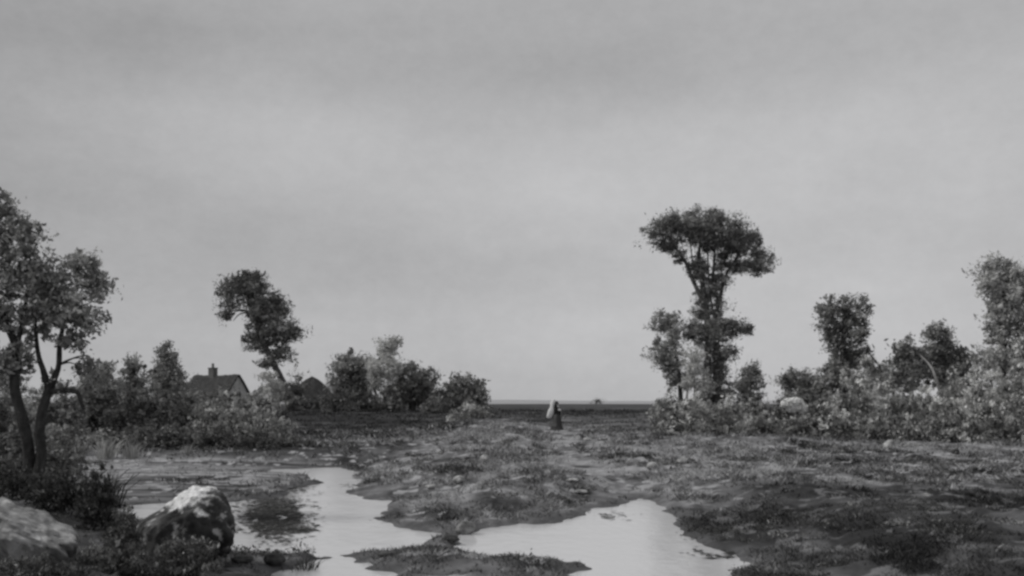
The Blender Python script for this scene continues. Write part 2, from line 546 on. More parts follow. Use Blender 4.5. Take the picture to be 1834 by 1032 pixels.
def tree(name, label, d, stems, blobs, tone=0.07, leaf_px=4.6, dens=1.0, spread=0.9, group=None, cat='tree', bark=0.07,
         contrast=0.32, clump_px=None, up=0.0, seed=1, hang=0.0, aspect=0.5, skirt=True):
    """stems: [[(px,py,r_px[,dy]),...],...] in photo pixels at depth d (the first starts at the base);
    blobs: [(px,py,rx_px,ry_px[,dy])]"""
    r = np.random.default_rng(seed)
    k = d / F
    blobs = list(blobs)
    if skirt:          # leaves hang low, down to the undergrowth
        x0 = min(q[0] - q[2] for q in blobs); x1 = max(q[0] + q[2] for q in blobs)
        blobs.append(((x0 + x1) / 2, stems[0][0][1] - 20, (x1 - x0) * 0.42, 20))
    bx, by = (stems[0][0][0] - CX) * k, d + (stems[0][0][3] if len(stems[0][0]) > 3 else 0)
    base = Vector((bx, by, ground_z(bx, by)))
    root = thing(name, label, cat, base, group=group)
    SP = []
    for st in stems:
        pts, rad = [], []
        for q in st:
            dy = q[3] if len(q) > 3 else 0
            pts.append(P(q[0], q[1], d) + Vector((0, dy, 0)) - base); rad.append(q[2] * k)
        if st is stems[0] or st[0][1] >= stems[0][0][1] - 6:
            pts[0].z = min(pts[0].z, -0.12); rad[0] *= 1.35
        SP.append(smooth_line(pts, rad))
    B = []
    for q in blobs:
        dy = q[4] if len(q) > 4 else r.uniform(-0.35, 0.35) * q[2] * k
        c = P(q[0], q[1], d) + Vector((0, dy, 0)) - base
        B.append((c.x, c.y, c.z, q[2] * k, spread * 0.5 * (q[2] + q[3]) * k, q[3] * k))
    def main_of(b):
        best = [min((p - Vector(b[:3])).length for p in pts) if len(pts) > 8 and stems[q][0][2] > 2.2 else 1e9 for q, (pts, _) in enumerate(SP)]
        return best.index(min(best))
    # stems and limbs
    for i, (pts, rad) in enumerate(SP):
        parts = [tube(pts, rad, 9, r=r)]
        if len(pts) > 8 and stems[i][0][2] > 2.2:
            mine = [b for b in B if main_of(b) == i]
            for b in mine:
                c = Vector(b[:3])
                j = min(range(2, len(pts)), key=lambda j: (pts[j] - c).length + 0.5 * max(0, pts[j].z - c.z))
                if (pts[j] - c).length > 75 * k: continue
                for q in range(3):
                    tgt = c + Vector((r.normal() * b[3] * 0.45, r.normal() * b[4] * 0.45, r.normal() * b[5] * 0.45))
                    mid = (pts[j] + tgt) * 0.5 + Vector((r.normal() * 0.1, r.normal() * 0.1, 0.12)) * (tgt - pts[j]).length
                    ln, rd = smooth_line([pts[j], mid, tgt], [min(rad[j] * 0.5, 3.0 * k), min(rad[j] * 0.3, 1.7 * k), 0.5 * k], 4)
                    parts.append(tube(ln, rd, 5, r=r))
        v, f = join(parts)
        tn = np.clip(bark * (1 + 0.25 * r.normal(size=len(v))), 0.02, 0.6)
        np_mesh('trunk', v, f, M_BARK, root, tone=tn, smooth=True)
    # crown: every tree its own leaf size, leaf shape and grain
    leaf_px *= r.uniform(0.82, 1.15); aspect = r.uniform(0.32, 0.62); up = up + r.uniform(-0.1, 0.25)
    area = sum(math.pi * q[2] * q[3] for q in blobs)
    nl = dens * 6.5 * area / (leaf_px ** 2 * 0.30)
    cp = clump_px or 8.5
    ncl = max(8, int(area / (cp * cp * 1.1) * 1.3 * min(1.2, dens)))
    C, T, O = crown_pts(B, ncl, nl / ncl, cp * k * 0.62, r)
    if hang:
        C[:, 2] -= hang * k * r.uniform(0, 1, len(C)) ** 2
    v, f = leaf_quads(C, leaf_px * k, up=up, aspect=aspect, r=r, out=O * 0.4)
    tn = np.clip(1.35 * LEAF_GAIN * tone * np.exp(contrast * T + 0.25 * r.normal(size=len(T))), 0.02, 0.7)
    np_mesh('crown', v, f, M_LEAF, root, tone=np.repeat(tn, 4))
    return root


def shrub(name, label, px, d, ytop, w, tone=0.09, leaf_px=4.6, dens=1.0, group=None, cat='shrub', contrast=0.38, seed=1, up=0.15,
          nb=None, fleck=0.0, aspect=0.45, lean=0.0, part='foliage', bark=0.06):
    """a bush: width w and top row ytop in photo pixels at depth d"""
    r = np.random.default_rng(seed * 7 + 3)
    k = d / F
    x = (px - CX) * k; z0 = ground_z(x, d)
    base = Vector((x, d, z0))
    H = EYE + (HY - ytop) * k - z0
    Wd = w * k
    root = thing(name, label, cat, base, group=group)
    nb = nb or max(3, int(round(w / 26)) + 1)
    B = []
    for i in range(nb):
        u = (i + 0.5) / nb * 2 - 1
        h = H * (1 - 0.34 * abs(u) ** 1.8) * r.uniform(0.78, 1.02)
        if i == nb // 2: h = H
        rx = Wd / nb * r.uniform(0.8, 1.15)
        zc = h * r.uniform(0.55, 0.62)
        B.append((u * Wd * 0.42 + lean * k, r.uniform(-0.3, 0.3) * Wd * 0.4, zc, rx * 1.15, rx * 1.15, (h - zc) * 1.12))
        B.append((u * Wd * 0.46, r.uniform(-0.4, 0.1) * Wd * 0.4, h * 0.26, rx * 1.15, rx * 1.1, h * 0.30))
    parts = []
    for b in B[::2]:
        s = Vector((b[0] * 0.4, b[1] * 0.3, -0.1))
        e = Vector((b[0], b[1], b[2] + b[5] * 0.5))
        ln, rd = smooth_line([s, (s + e) * 0.5 + Vector((0.05 * H * r.normal(), 0.05 * H * r.normal(), 0)), e], [1.6 * k, 1.1 * k, 0.4 * k], 4)
        parts.append(tube(ln, rd, 5, r=r))
    v, f = join(parts)
    np_mesh('stem', v, f, M_BARK, root, tone=bark, smooth=True)
    area = w * (H / k) * 0.85
    nl = dens * 7.0 * area / (leaf_px ** 2 * 0.30)
    cp = 8.0
    ncl = max(8, int(area / (cp * cp) * 1.5))
    C, T, O = crown_pts(B, ncl, nl / ncl, cp * k * 0.62, r)
    keep = C[:, 2] > -0.03 * H
    C, T, O = C[keep], T[keep], O[keep]
    # ragged shoots standing out of the top
    for i in range(int(w / 5)):
        q = r.integers(len(B) // 2) * 2; b = B[q]; th = r.uniform(0, 6.28); ra = r.uniform(0, 0.9)
        x1, y1 = b[0] + b[3] * ra * math.cos(th), b[1] + b[4] * ra * math.sin(th)
        zt = b[2] + b[5] * math.sqrt(1 - ra * ra); hh = H * r.uniform(0.05, 0.17); m = int(dens * 14)
        tt = r.uniform(0, 1, m)
        pts = np.stack([x1 + tt * hh * 0.3 * r.normal() + r.normal(size=m) * 1.6 * k, y1 + r.normal(size=m) * 1.6 * k, zt - 0.3 * hh + 1.3 * hh * tt], 1)
        C = np.concatenate([C, pts]); T = np.concatenate([T, np.full(m, r.normal())]); O = np.concatenate([O, np.tile([0, 0, 1.0], (m, 1))])
    tn = LEAF_GAIN * tone * np.exp(contrast * T + 0.25 * r.normal(size=len(T)))
    if fleck:
        fl = (r.uniform(size=len(T)) < fleck) & (T > 0.2)
        tn = np.where(fl, 0.62, tn)
    v, f = leaf_quads(C, leaf_px * k, up=up, aspect=aspect, r=r, out=O * 0.3)
    np_mesh(part, v, f, M_LEAF, root, tone=np.repeat(np.clip(tn, 0.02, 0.93), 4))
    return root


def reed(name, label, px, py, h_px, w_px, n=60, tone=0.2, group=None, cat='plant', seed=1, bladew=0.05, bend=0.35):
    """a tuft of long blades standing at a photo point"""
    r = np.random.default_rng(seed * 5 + 1)
    b = floor_at(px, py); k = b.y / F
    root_z = max(b.z, -0.03)
    V, Fc, T = [], [], []
    for i in range(n):
        x0 = r.normal() * w_px * 0.22 * k; y0 = r.normal() * w_px * 0.22 * k
        h = h_px * k * r.uniform(0.5, 1.05)
        dx = x0 * 0.8 + r.normal() * bend * h * 0.5; dy = y0 * 0.8 + r.normal() * bend * h * 0.5
        wv = h * bladew * r.uniform(0.7, 1.3); th = r.uniform(0, 3.14)
        sx, sy = math.cos(th) * wv, math.sin(th) * wv
        i0 = len(V)
        V += [(x0 - sx, y0 - sy, -0.04), (x0 + sx, y0 + sy, -0.04), (x0 + dx * 0.35 + sx, y0 + dy * 0.35 + sy, h * 0.6),
              (x0 + dx * 0.35 - sx, y0 + dy * 0.35 - sy, h * 0.6), (x0 + dx + sx * 0.1, y0 + dy + sy * 0.1, h * 0.98), (x0 + dx - sx * 0.1, y0 + dy - sy * 0.1, h)]
        Fc += [(i0, i0 + 1, i0 + 2, i0 + 3), (i0 + 3, i0 + 2, i0 + 4, i0 + 5)]
        T += [tone * math.exp(0.3 * r.normal())] * 6
    o = np_mesh(name, np.array(V), np.array(Fc), M_LEAF, tone=np.clip(T, 0.02, 0.6), loc=(b.x, b.y, root_z))
    return tag(o, label, cat, group)


def build_trees():
    # the big tree at the left edge
    tree('tree', 'large forked tree at the left edge with two dark stems rising from one base', 20.0,
         [[(40, 892, 12), (52, 835, 10), (44, 765, 9.5), (26, 690, 9), (30, 630, 7.5), (16, 590, 6), (2, 555, 5), (-20, 500, 3)],
          [(54, 890, 11, -0.2), (72, 825, 9.5), (72, 765, 8.5), (86, 700, 8), (104, 662, 5), (107, 615, 4), (120, 560, 3)],
          [(86, 692, 6), (76, 660, 5), (68, 630, 4), (60, 560, 3), (45, 480, 2)],
          [(86, 702, 5), (118, 700, 4.5), (140, 705, 4), (150, 735, 2.5)],
          [(28, 620, 5), (40, 580, 4), (48, 520, 3), (45, 450, 2)]],
         [(42, 430, 38, 44), (5, 400, 30, 60), (-40, 430, 50, 80), (20, 500, 55, 40), (85, 500, 38, 42), (150, 480, 36, 32), (172, 515, 26, 38),
          (120, 555, 48, 36), (60, 575, 42, 34), (168, 572, 28, 26), (0, 570, 34, 40), (95, 520, 45, 40), (40, 640, 34, 26), (130, 610, 28, 18),
          (10, 660, 30, 30), (150, 655, 26, 16), (115, 690, 14, 9), (-60, 560, 50, 80)],
         tone=0.085, leaf_px=6.2, dens=0.8, clump_px=11, bark=0.05, seed=3, spread=0.8, skirt=False)
    # behind the left hedge
    tree('tree', 'small round topped tree just right of the big forked tree', 62, [[(186, 740, 4), (187, 700, 3), (190, 665, 2)]],
         [(188, 672, 18, 26), (178, 700, 24, 20), (200, 705, 22, 22), (165, 690, 22, 30)], tone=0.09, seed=11, group='small trees behind the left hedge')
    tree('tree', 'middle small tree behind the left hedge with a flat bushy top', 66, [[(240, 745, 4), (240, 700, 3), (241, 665, 2)]],
         [(240, 662, 20, 20), (236, 692, 26, 22), (250, 712, 26, 20)], tone=0.075, seed=12, group='small trees behind the left hedge')
    tree('tree', 'tallest small tree behind the hedge, pointed top, left of the thatched cottage', 70, [[(296, 745, 5), (297, 690, 4), (299, 640, 2)]],
         [(298, 640, 17, 24), (302, 668, 26, 30), (285, 680, 20, 28), (312, 690, 18, 24), (298, 715, 30, 20)], tone=0.085, seed=13, group='small trees behind the left hedge')
    # the leaning tree
    tree('leaning_tree', 'lone tree leaning left with a tiered dark crown beside the cottage', 120,
         [[(522, 722, 6), (508, 690, 6), (492, 655, 5.5), (475, 620, 5), (455, 570, 4), (438, 520, 2.5)]],
         [(440, 505, 34, 24), (418, 525, 28, 30), (462, 520, 26, 26), (410, 560, 16, 12), (470, 555, 44, 24), (496, 545, 24, 22), (490, 590, 50, 22),
          (525, 600, 20, 14), (450, 600, 24, 16), (480, 618, 38, 14), (482, 640, 20, 18), (505, 635, 20, 10)],
         tone=0.06, seed=21, leaf_px=4.2, dens=1.0, bark=0.12, skirt=False)
    tree('sapling', 'pale leafy sapling standing against the foot of the leaning tree', 118, [[(500, 726, 2.5), (494, 700, 2), (482, 665, 1.2)]],
         [(478, 672, 14, 12), (488, 694, 15, 13), (498, 712, 14, 10)], tone=0.17, seed=22, leaf_px=4.0, dens=0.7, bark=0.25, cat='sapling')
    # mid-left group
    tree('round_tree', 'dark round tree right of the dark hut, joined to the pale willow', 118, [[(628, 724, 5), (628, 690, 4), (630, 650, 2)]],
         [(632, 648, 30, 26), (612, 672, 24, 34), (645, 672, 26, 34), (628, 700, 36, 20)], tone=0.068, seed=31, leaf_px=4.2, group='trees on the far bank')
    tree('willow_tree', 'pale wispy willow with light forked trunk between two dark round trees', 112,
         [[(680, 728, 3.2), (674, 708, 2.6), (668, 690, 2.6), (676, 660, 2), (694, 620, 2), (706, 600, 1)], [(654, 722, 2.4), (659, 704, 2.2), (667, 688, 2)]],
         [(706, 612, 10, 16), (694, 630, 18, 20), (680, 655, 22, 24), (702, 655, 16, 24), (672, 682, 16, 14)],
         tone=0.20, seed=32, leaf_px=3.8, dens=0.8, bark=0.27, hang=12, up=-0.2, skirt=False, group='trees on the far bank')
    tree('round_tree', 'broad dark dome shaped tree right of the pale willow', 116, [[(738, 728, 5), (738, 700, 4), (738, 670, 2)]],
         [(730, 675, 30, 26), (758, 682, 28, 28), (740, 702, 48, 26), (712, 705, 28, 22)], tone=0.06, seed=33, leaf_px=4.2, group='trees on the far bank')
    tree('round_tree', 'low bushy tree with two rounded tops at the end of the far bank', 110, [[(832, 735, 4), (832, 712, 3), (834, 690, 2)]],
         [(815, 700, 24, 24), (848, 696, 24, 24), (830, 720, 42, 18), (862, 722, 16, 16)], tone=0.075, seed=34, leaf_px=4.2, group='trees on the far bank')
    # far speck
    shrub('distant_tree', 'tiny lone tree on the distant plain right of the walking figure', 1068, 420, 717, 10, tone=0.045, leaf_px=1.8, seed=41, nb=1, cat='tree', part='crown', up=0)
    # the tall umbrella tree and its neighbours
    tree('tall_tree', 'tallest tree with bare upper trunk and spreading umbrella crown', 72,
         [[(1262, 752, 9), (1266, 690, 7), (1268, 620, 6), (1266, 560, 5.2), (1258, 510, 4.4), (1252, 460, 3.2), (1256, 420, 2)],
          [(1286, 756, 11, 0.3), (1284, 700, 8), (1283, 640, 6), (1282, 580, 4.5), (1290, 530, 3), (1302, 490, 2.4), (1320, 460, 1.6)],
          [(1262, 545, 4), (1240, 500, 3.5), (1228, 470, 3), (1200, 430, 2)],
          [(1268, 540, 3), (1276, 500, 2.5), (1280, 450, 2)], [(1290, 570, 1.3), (1293, 510, 1.2), (1290, 440, 1)], [(1262, 560, 1.6), (1246, 510, 1.4), (1236, 430, 1)], [(1276, 560, 1.8), (1270, 500, 1.6), (1266, 420, 1)]],
         [(1250, 390, 52, 24), (1182, 410, 34, 18), (1215, 402, 40, 22), (1292, 408, 44, 26), (1332, 432, 36, 26), (1362, 464, 24, 22), (1196, 440, 28, 14),
          (1235, 425, 38, 18), (1300, 440, 44, 24), (1348, 482, 36, 12), (1306, 474, 30, 16), (1220, 462, 16, 10), (1262, 420, 30, 20), (1250, 470, 12, 16), (1280, 505, 8, 14),
          (1260, 530, 11, 16), (1284, 540, 12, 12), (1272, 560, 22, 16), (1250, 560, 12, 12), (1258, 495, 17, 22), (1282, 515, 16, 18), (1244, 478, 12, 12), (1296, 500, 10, 12),
          (1290, 590, 40, 20), (1260, 600, 32, 24), (1324, 590, 24, 12), (1238, 588, 20, 16), (1288, 628, 30, 22), (1286, 665, 28, 24), (1286, 700, 30, 26)],
         tone=0.06, seed=51, leaf_px=4.0, dens=1.0, bark=0.10, contrast=0.4, skirt=False)
    tree('tree', 'slim leaning tree with three leaf tiers left of the tallest tree', 71,
         [[(1222, 752, 4.0), (1218, 700, 4), (1212, 640, 3), (1200, 590, 2)]],
         [(1192, 572, 22, 18), (1206, 600, 14, 24), (1182, 588, 16, 14), (1192, 625, 28, 18), (1198, 650, 32, 18), (1206, 672, 28, 14), (1222, 690, 20, 10)],
         tone=0.085, seed=52, leaf_px=4.4, dens=0.85)
    tree('sapling', 'pale young tree with light trunk in front of the tallest tree', 69,
         [[(1248, 752, 3.5), (1246, 710, 3), (1242, 670, 2.4), (1238, 630, 1.4)], [(1228, 752, 2.4), (1231, 700, 2), (1236, 660, 1.2)]],
         [(1240, 640, 20, 22), (1248, 672, 24, 22), (1232, 690, 16, 18), (1262, 700, 14, 18)], tone=0.22, seed=53, leaf_px=4.2, dens=0.55, bark=0.36, cat='sapling')
    tree('tree', 'small dark upright tree just right of the tallest tree', 70, [[(1342, 752, 4), (1344, 715, 3.5), (1342, 675, 2)]],
         [(1340, 672, 16, 18), (1355, 685, 14, 20), (1330, 695, 14, 20), (1346, 715, 20, 16)], tone=0.07, seed=54)
    tree('tree', 'low dark broad tree behind the white flowering bush', 82, [[(1432, 752, 5), (1432, 710, 4), (1430, 680, 2)]],
         [(1420, 684, 24, 22), (1448, 692, 34, 24), (1430, 715, 44, 22), (1470, 705, 26, 26)], tone=0.06, seed=55)
    # column tree
    tree('column_tree', 'upright column shaped tree with a notched top, right of the white flowering bush', 80,
         [[(1508, 750, 6), (1510, 690, 6), (1510, 620, 5), (1512, 560, 3)]],
         [(1486, 552, 20, 24), (1518, 548, 20, 22), (1540, 565, 18, 24), (1490, 585, 24, 24), (1530, 592, 26, 26), (1500, 620, 22, 26), (1535, 630, 20, 26),
          (1515, 655, 34, 24), (1495, 675, 30, 22), (1520, 690, 40, 22)], tone=0.07, seed=61, leaf_px=4.6, dens=0.95, up=0.2)
    tree('leaning_tree', 'small grey tree with a dark stem slanting down right, beside the column tree', 78, [[(1604, 752, 2.6), (1598, 694, 2.2), (1578, 660, 1.8), (1556, 632, 1)]],
         [(1556, 650, 16, 14), (1568, 668, 20, 16), (1580, 690, 22, 16), (1560, 695, 26, 22)], tone=0.10, seed=66, bark=0.04)
    tree('tree', 'round grey tree right of the small slanting tree, with a pale trunk', 76,
         [[(1660, 752, 3, -3), (1654, 710, 2.4, -3), (1646, 680, 2.2, -3), (1645, 655, 1.6, -2), (1640, 630, 1, 0)]],
         [(1626, 628, 24, 20), (1612, 652, 20, 24), (1645, 655, 26, 24), (1625, 685, 30, 24)], tone=0.085, seed=62, bark=0.28)
    tree('tree', 'dense dark tree with a domed top between the grey tree and the right edge', 79,
         [[(1692, 752, 6), (1692, 690, 5), (1690, 620, 3)]],
         [(1684, 605, 28, 26), (1702, 632, 34, 28), (1670, 645, 26, 28), (1726, 655, 22, 26), (1695, 675, 46, 28)], tone=0.062, seed=63)
    tree('tall_tree', 'tall pale tree with stacked leaf masses cut by the right edge', 66,
         [[(1800, 752, 7), (1798, 690, 7), (1796, 620, 6), (1796, 560, 5), (1800, 500, 3)]],
         [(1785, 482, 28, 26), (1812, 490, 26, 26), (1770, 515, 22, 28), (1800, 525, 34, 28), (1835, 510, 26, 30), (1785, 558, 26, 20), (1815, 565, 30, 26),
          (1790, 600, 28, 26), (1830, 605, 30, 30), (1800, 640, 40, 26), (1850, 560, 30, 40), (1768, 650, 26, 22), (1840, 660, 40, 30)],
         tone=0.12, seed=64, leaf_px=4.8, dens=0.85)


def build_shrubs():
    g = 'bushes of the left hedge'
    for i, (px, d, yt, w, tn, fl, lab) in enumerate([
            (-10, 50, 640, 130, 0.10, 0.08, 'tall dim bush behind the stems of the big forked tree at the left edge'),
            (100, 49, 672, 110, 0.085, 0.03, 'bushy shrub seen right of the forked stems, under their side branch'),
            (170, 52, 668, 110, 0.065, 0.0, 'tall dark bush below the round topped small tree'),
            (245, 50, 690, 110, 0.06, 0.0, 'dark hedge bush below the middle small tree'),
            (325, 50, 692, 100, 0.07, 0.02, 'dark hedge bush below the pointed small tree'),
            (392, 49, 708, 96, 0.125, 0.10, 'pale flecked bush in front of the thatched cottage wall'),
            (440, 48, 728, 80, 0.10, 0.06, 'pale rounded bush right of the flecked bush below the cottage'),
            (490, 47, 742, 76, 0.12, 0.0, 'smooth grey dome bush at the right end of the left hedge'),
            (60, 45, 762, 120, 0.11, 0.14, 'low pale flecked bush behind the foot of the big forked tree'),
            (155, 44.5, 765, 100, 0.09, 0.14, 'low bush with bright flecks above the left shore of the pond'),
            (240, 44, 762, 95, 0.065, 0.02, 'low dark bush in the middle of the left hedge front'),
            (315, 44, 765, 95, 0.06, 0.02, 'low dark bush at the water edge below the cottage'),
            (390, 43.5, 768, 90, 0.062, 0.02, 'low dark bush at the water edge under the pale flecked bush'),
            (465, 43, 772, 84, 0.06, 0.0, 'low dark bush at the water edge below the grey dome bush'),
            (522, 43.5, 782, 60, 0.07, 0.0, 'smallest low bush ending the hedge beside the dark meadow'),
            (0, 28, 668, 110, 0.075, 0.05, 'dim leafy bush cut by the left edge behind the forked stems'),
            (112, 29, 752, 70, 0.09, 0.14, 'flecked low bush on the shore just right of the forked stems')]):
        shrub('shrub', lab, px, d, yt, w, tone=tn, fleck=fl, seed=100 + i, group=g, leaf_px=5.0)
    g = 'shrubs on the far bank'
    for i, (px, d, yt, w, tn, lab) in enumerate([
            (470, 112, 700, 60, 0.12, 'grey shrub between the cottage gable and the leaning tree'),
            (530, 115, 664, 32, 0.09, 'small upright shrub growing close right of the leaning trunk'),
            (602, 112, 688, 34, 0.08, 'small shrub filling the gap between dark hut and round tree'),
            (840, 84, 728, 60, 0.14, 'pale low tuft bush in front of the two topped bushy tree'),
            (775, 105, 712, 40, 0.07, 'small dark shrub between the dome tree and the two topped tree'),
            (395, 105, 698, 90, 0.075, 'grey shrub hiding the lower wall of the thatched cottage'),
            (655, 111, 700, 44, 0.07, 'dark undergrowth at the foot of the pale willow, on its left'),
            (700, 110, 698, 46, 0.075, 'dark undergrowth filling the gap right of the pale willow trunk'),
            (792, 108, 700, 40, 0.07, 'dark bush closing the gap left of the two topped bushy tree'),
            (332, 110, 705, 50, 0.06, 'dark shrub against the left end of the thatched cottage')]):
        shrub('shrub', lab, px, d, yt, w, tone=tn, seed=140 + i, group=g, leaf_px=4.2)
    g = 'shrubs along the right field edge'
    for i, (px, d, yt, w, tn, fl, up, lab) in enumerate([
            (1200, 60, 706, 60, 0.11, 0.03, 0.2, 'leftmost shrub of the right row, beside the open plain'),
            (1248, 60, 712, 64, 0.15, 0.06, 0.2, 'pale shrub below the light trunk of the young tree'),
            (1300, 60, 716, 66, 0.12, 0.06, 0.2, 'flecked shrub below the trunk of the tallest tree'),
            (1352, 60, 718, 64, 0.11, 0.05, 0.2, 'grey shrub below the small dark upright tree'),
            (1465, 58, 704, 70, 0.08, 0.02, 0.2, 'dark shrub right of the white flowering bush'),
            (1535, 54, 664, 96, 0.164, 0.03, 0.3, 'big pale rounded shrub in front of the column tree'),
            (1588, 55, 680, 60, 0.16, 0.04, 0.4, 'grey shrub below the small slanting tree'),
            (1640, 55, 692, 80, 0.156, 0.05, 0.5, 'pale upright shrub at the foot of the pale trunk'),
            (1705, 54, 676, 90, 0.148, 0.06, 0.5, 'pale feathery shrub below the dense domed tree'),
            (1770, 53, 645, 90, 0.164, 0.08, 0.5, 'tall pale feathery shrub below the tree at the right edge'),
            (1832, 52, 628, 96, 0.172, 0.08, 0.5, 'pale shrub cut by the right edge of the view'),
            (1215, 55, 738, 70, 0.10, 0.03, 0.2, 'low dark shrub at the left end of the right row'),
            (1285, 54, 742, 80, 0.10, 0.04, 0.2, 'low shrub in front of the tallest tree foot'),
            (1365, 53, 742, 80, 0.085, 0.03, 0.2, 'low dark shrub left of and below the white flowering bush'),
            (1440, 51, 742, 80, 0.075, 0.04, 0.2, 'low dark shrub right below the white flowering bush'),
            (1505, 49, 738, 80, 0.12, 0.05, 0.3, 'low shrub below the big pale rounded shrub'),
            (1575, 48, 742, 80, 0.085, 0.05, 0.3, 'low dark shrub below the small slanting tree'),
            (1645, 47.5, 745, 84, 0.10, 0.10, 0.4, 'low shrub with bright flecks below the pale trunked tree'),
            (1720, 47, 738, 90, 0.12, 0.10, 0.4, 'low flecked shrub below the dense domed tree'),
            (1800, 46.5, 732, 100, 0.13, 0.12, 0.4, 'low flecked shrub near the right edge of the view')]):
        shrub('shrub', lab, px, d, yt, w, tone=tn, fleck=fl, seed=160 + i, group=g, leaf_px=5.0, up=up, contrast=0.6)
    fb = shrub('flowering_bush', 'white flowering bush standing out bright in the dark right hand row', 1413, 55, 712, 60, tone=0.07, seed=200, leaf_px=4.6)
    r = np.random.default_rng(9); k = 55 / F; n = 3600
    c0 = P(1413, 726, 55) - fb.location + Vector((0, -0.95, 0))
    u = r.normal(size=(n, 3)); u /= np.linalg.norm(u, axis=1)[:, None]
    c = np.array(c0) + u * np.array([22 * k, 13 * k, 13 * k]) * (1 + 0.25 * fbm(u[:, 0] * 3, u[:, 2] * 3 + u[:, 1], 5, 3))[:, None] * r.uniform(0.8, 1.02, n)[:, None]
    q = r.integers(0, 5, n); off = np.array([(-9, 3, .8), (3, 5, .75), (12, -3, .7), (-3, -5, .6), (16, -8, .45)])[q]
    c = np.array(c0) + (c - np.array(c0)) * (off[:, 2] * 0.85)[:, None] + np.stack([off[:, 0] * k, -0.1 * off[:, 1] * k, off[:, 1] * k], 1)
    kp = fbm(u[:, 0] * 4, u[:, 2] * 4 + u[:, 1] * 2, 15, 3) > -0.42
    c, u = c[kp], u[kp]; n = len(c)
    nr = u + 0.45 * r.normal(size=(n, 3)); nr /= np.linalg.norm(nr, axis=1)[:, None]
    a = np.cross(nr, r.normal(size=(n, 3))); a /= np.linalg.norm(a, axis=1)[:, None]; b = np.cross(nr, a)
    sz = 2.6 * k * r.uniform(0.6, 1.3, n)[:, None]
    np_mesh('blossom', np.stack([c - a * sz, c - b * sz * 0.7, c + a * sz, c + b * sz * 0.7], 1).reshape(-1, 3), np.arange(4 * n).reshape(n, 4), M_PETAL, fb,
            tone=np.repeat(r.uniform(0.75, 0.92, n), 4))
    shrub('shrub', 'dark bush around the foot of the big forked tree', 22, 18.4, 838, 130, tone=0.03, seed=210, leaf_px=5.2, cat='shrub', group='dark bushes behind the foreground rocks')
    shrub('shrub', 'dark bush between the forked tree and the pale boulder', 112, 17.5, 846, 110, tone=0.03, seed=211, leaf_px=5.2, up=0.4, group='dark bushes behind the foreground rocks')
    shrub('shrub', 'upright dark leafy plant left of the pale topped boulder', 178, 16.8, 838, 60, tone=0.028, seed=212, leaf_px=5.2, up=0.7, nb=3, group='dark bushes behind the foreground rocks')
    shrub('shrub', 'low dark weeds on the bank left of the pale topped boulder', 225, 15.0, 915, 70, tone=0.05, seed=213, leaf_px=5.2, up=0.5, group='dark bushes behind the foreground rocks')
    shrub('weed_clump', 'low weeds growing against the front foot of the largest boulder', 330, 12.9, 958, 110, tone=0.06, seed=214, leaf_px=5.2, up=0.5, fleck=0.05, group='weeds on the left bank')
    shrub('weed_clump', 'low weeds between the slab boulder and the largest boulder', 215, 12.6, 965, 120, tone=0.055, seed=215, leaf_px=5.2, up=0.5, fleck=0.04, group='weeds on the left bank')
    shrub('weed_clump', 'dark weeds in front of the slab boulder in the bottom left corner', 60, 11.8, 1000, 130, tone=0.05, seed=216, leaf_px=5.2, up=0.4, group='weeds on the left bank')
    shrub('weed_clump', 'small weeds on the bank right of the slab boulder tip', 165, 13.2, 985, 80, tone=0.07, seed=217, leaf_px=5.2, up=0.5, fleck=0.05, group='weeds on the left bank')
    g = 'tufts along the left shore'
    for i, (px, py, h, w, tn, lab) in enumerate([
            (190, 822, 40, 22, 0.34, 'bright pale reed tuft on the shore under the low flecked bush'),
            (238, 822, 34, 20, 0.28, 'pale reed tuft on the shore below the middle of the left hedge'),
            (140, 815, 36, 24, 0.30, 'short pale tuft left of the bright reed tuft'),
            (18, 845, 60, 30, 0.30, 'pale drooping tuft left of the forked stems'),
            (90, 860, 50, 40, 0.24, 'grey grass tuft right of the foot of the big forked tree'),
            (112, 905, 66, 40, 0.035, 'dark spiky tuft between the forked tree and the boulders'),
            (192, 908, 62, 30, 0.035, 'dark spiky tuft just left of the largest boulder'),
            (335, 812, 18, 14, 0.30, 'small pale tuft at the water edge below the cottage')]):
        reed('reed_tuft', lab, px, py, h, w * 1.5, n=70, tone=tn * 1.15, seed=220 + i, group=g, bladew=0.028, bend=0.8)
    reed('water_weed', 'dark grass sprigs at the bottom edge of the small pool', 545, 1030, 26, 60, n=60, tone=0.07, seed=242, bladew=0.05, bend=0.8)
    FV, FT = [], []  # dark flat flakes: painted reflection behind the boulder, weed scraps along the shores
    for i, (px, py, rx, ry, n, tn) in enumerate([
            (492, 922, 50, 34, 5600, 0.10),  # main patch imitates the dark reflection in the water
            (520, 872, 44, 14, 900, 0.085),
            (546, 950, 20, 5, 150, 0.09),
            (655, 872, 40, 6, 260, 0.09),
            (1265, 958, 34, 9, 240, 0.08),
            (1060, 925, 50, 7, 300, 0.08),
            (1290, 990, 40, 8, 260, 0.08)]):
        r = np.random.default_rng(300 + i)
        X0, Y0 = on_water(px, py); k = Y0 / F
        u = r.normal(size=(n, 2)) * 0.55
        X, Y = on_water(px + rx * u[:, 0], py + ry * u[:, 1])
        g2 = fbm(X / 0.5, Y / 1.4, 93 + i, 3, 0.6)
        kp = g2 > (-0.30 if i == 0 else -0.12)
        X, Y = X[kp], Y[kp]
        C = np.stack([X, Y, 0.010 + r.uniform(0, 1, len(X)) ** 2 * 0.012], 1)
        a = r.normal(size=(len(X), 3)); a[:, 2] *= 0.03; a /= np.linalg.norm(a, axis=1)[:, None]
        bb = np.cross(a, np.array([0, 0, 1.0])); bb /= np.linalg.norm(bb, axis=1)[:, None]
        sz = 0.052 * np.exp(0.4 * r.normal(size=len(X)))[:, None]
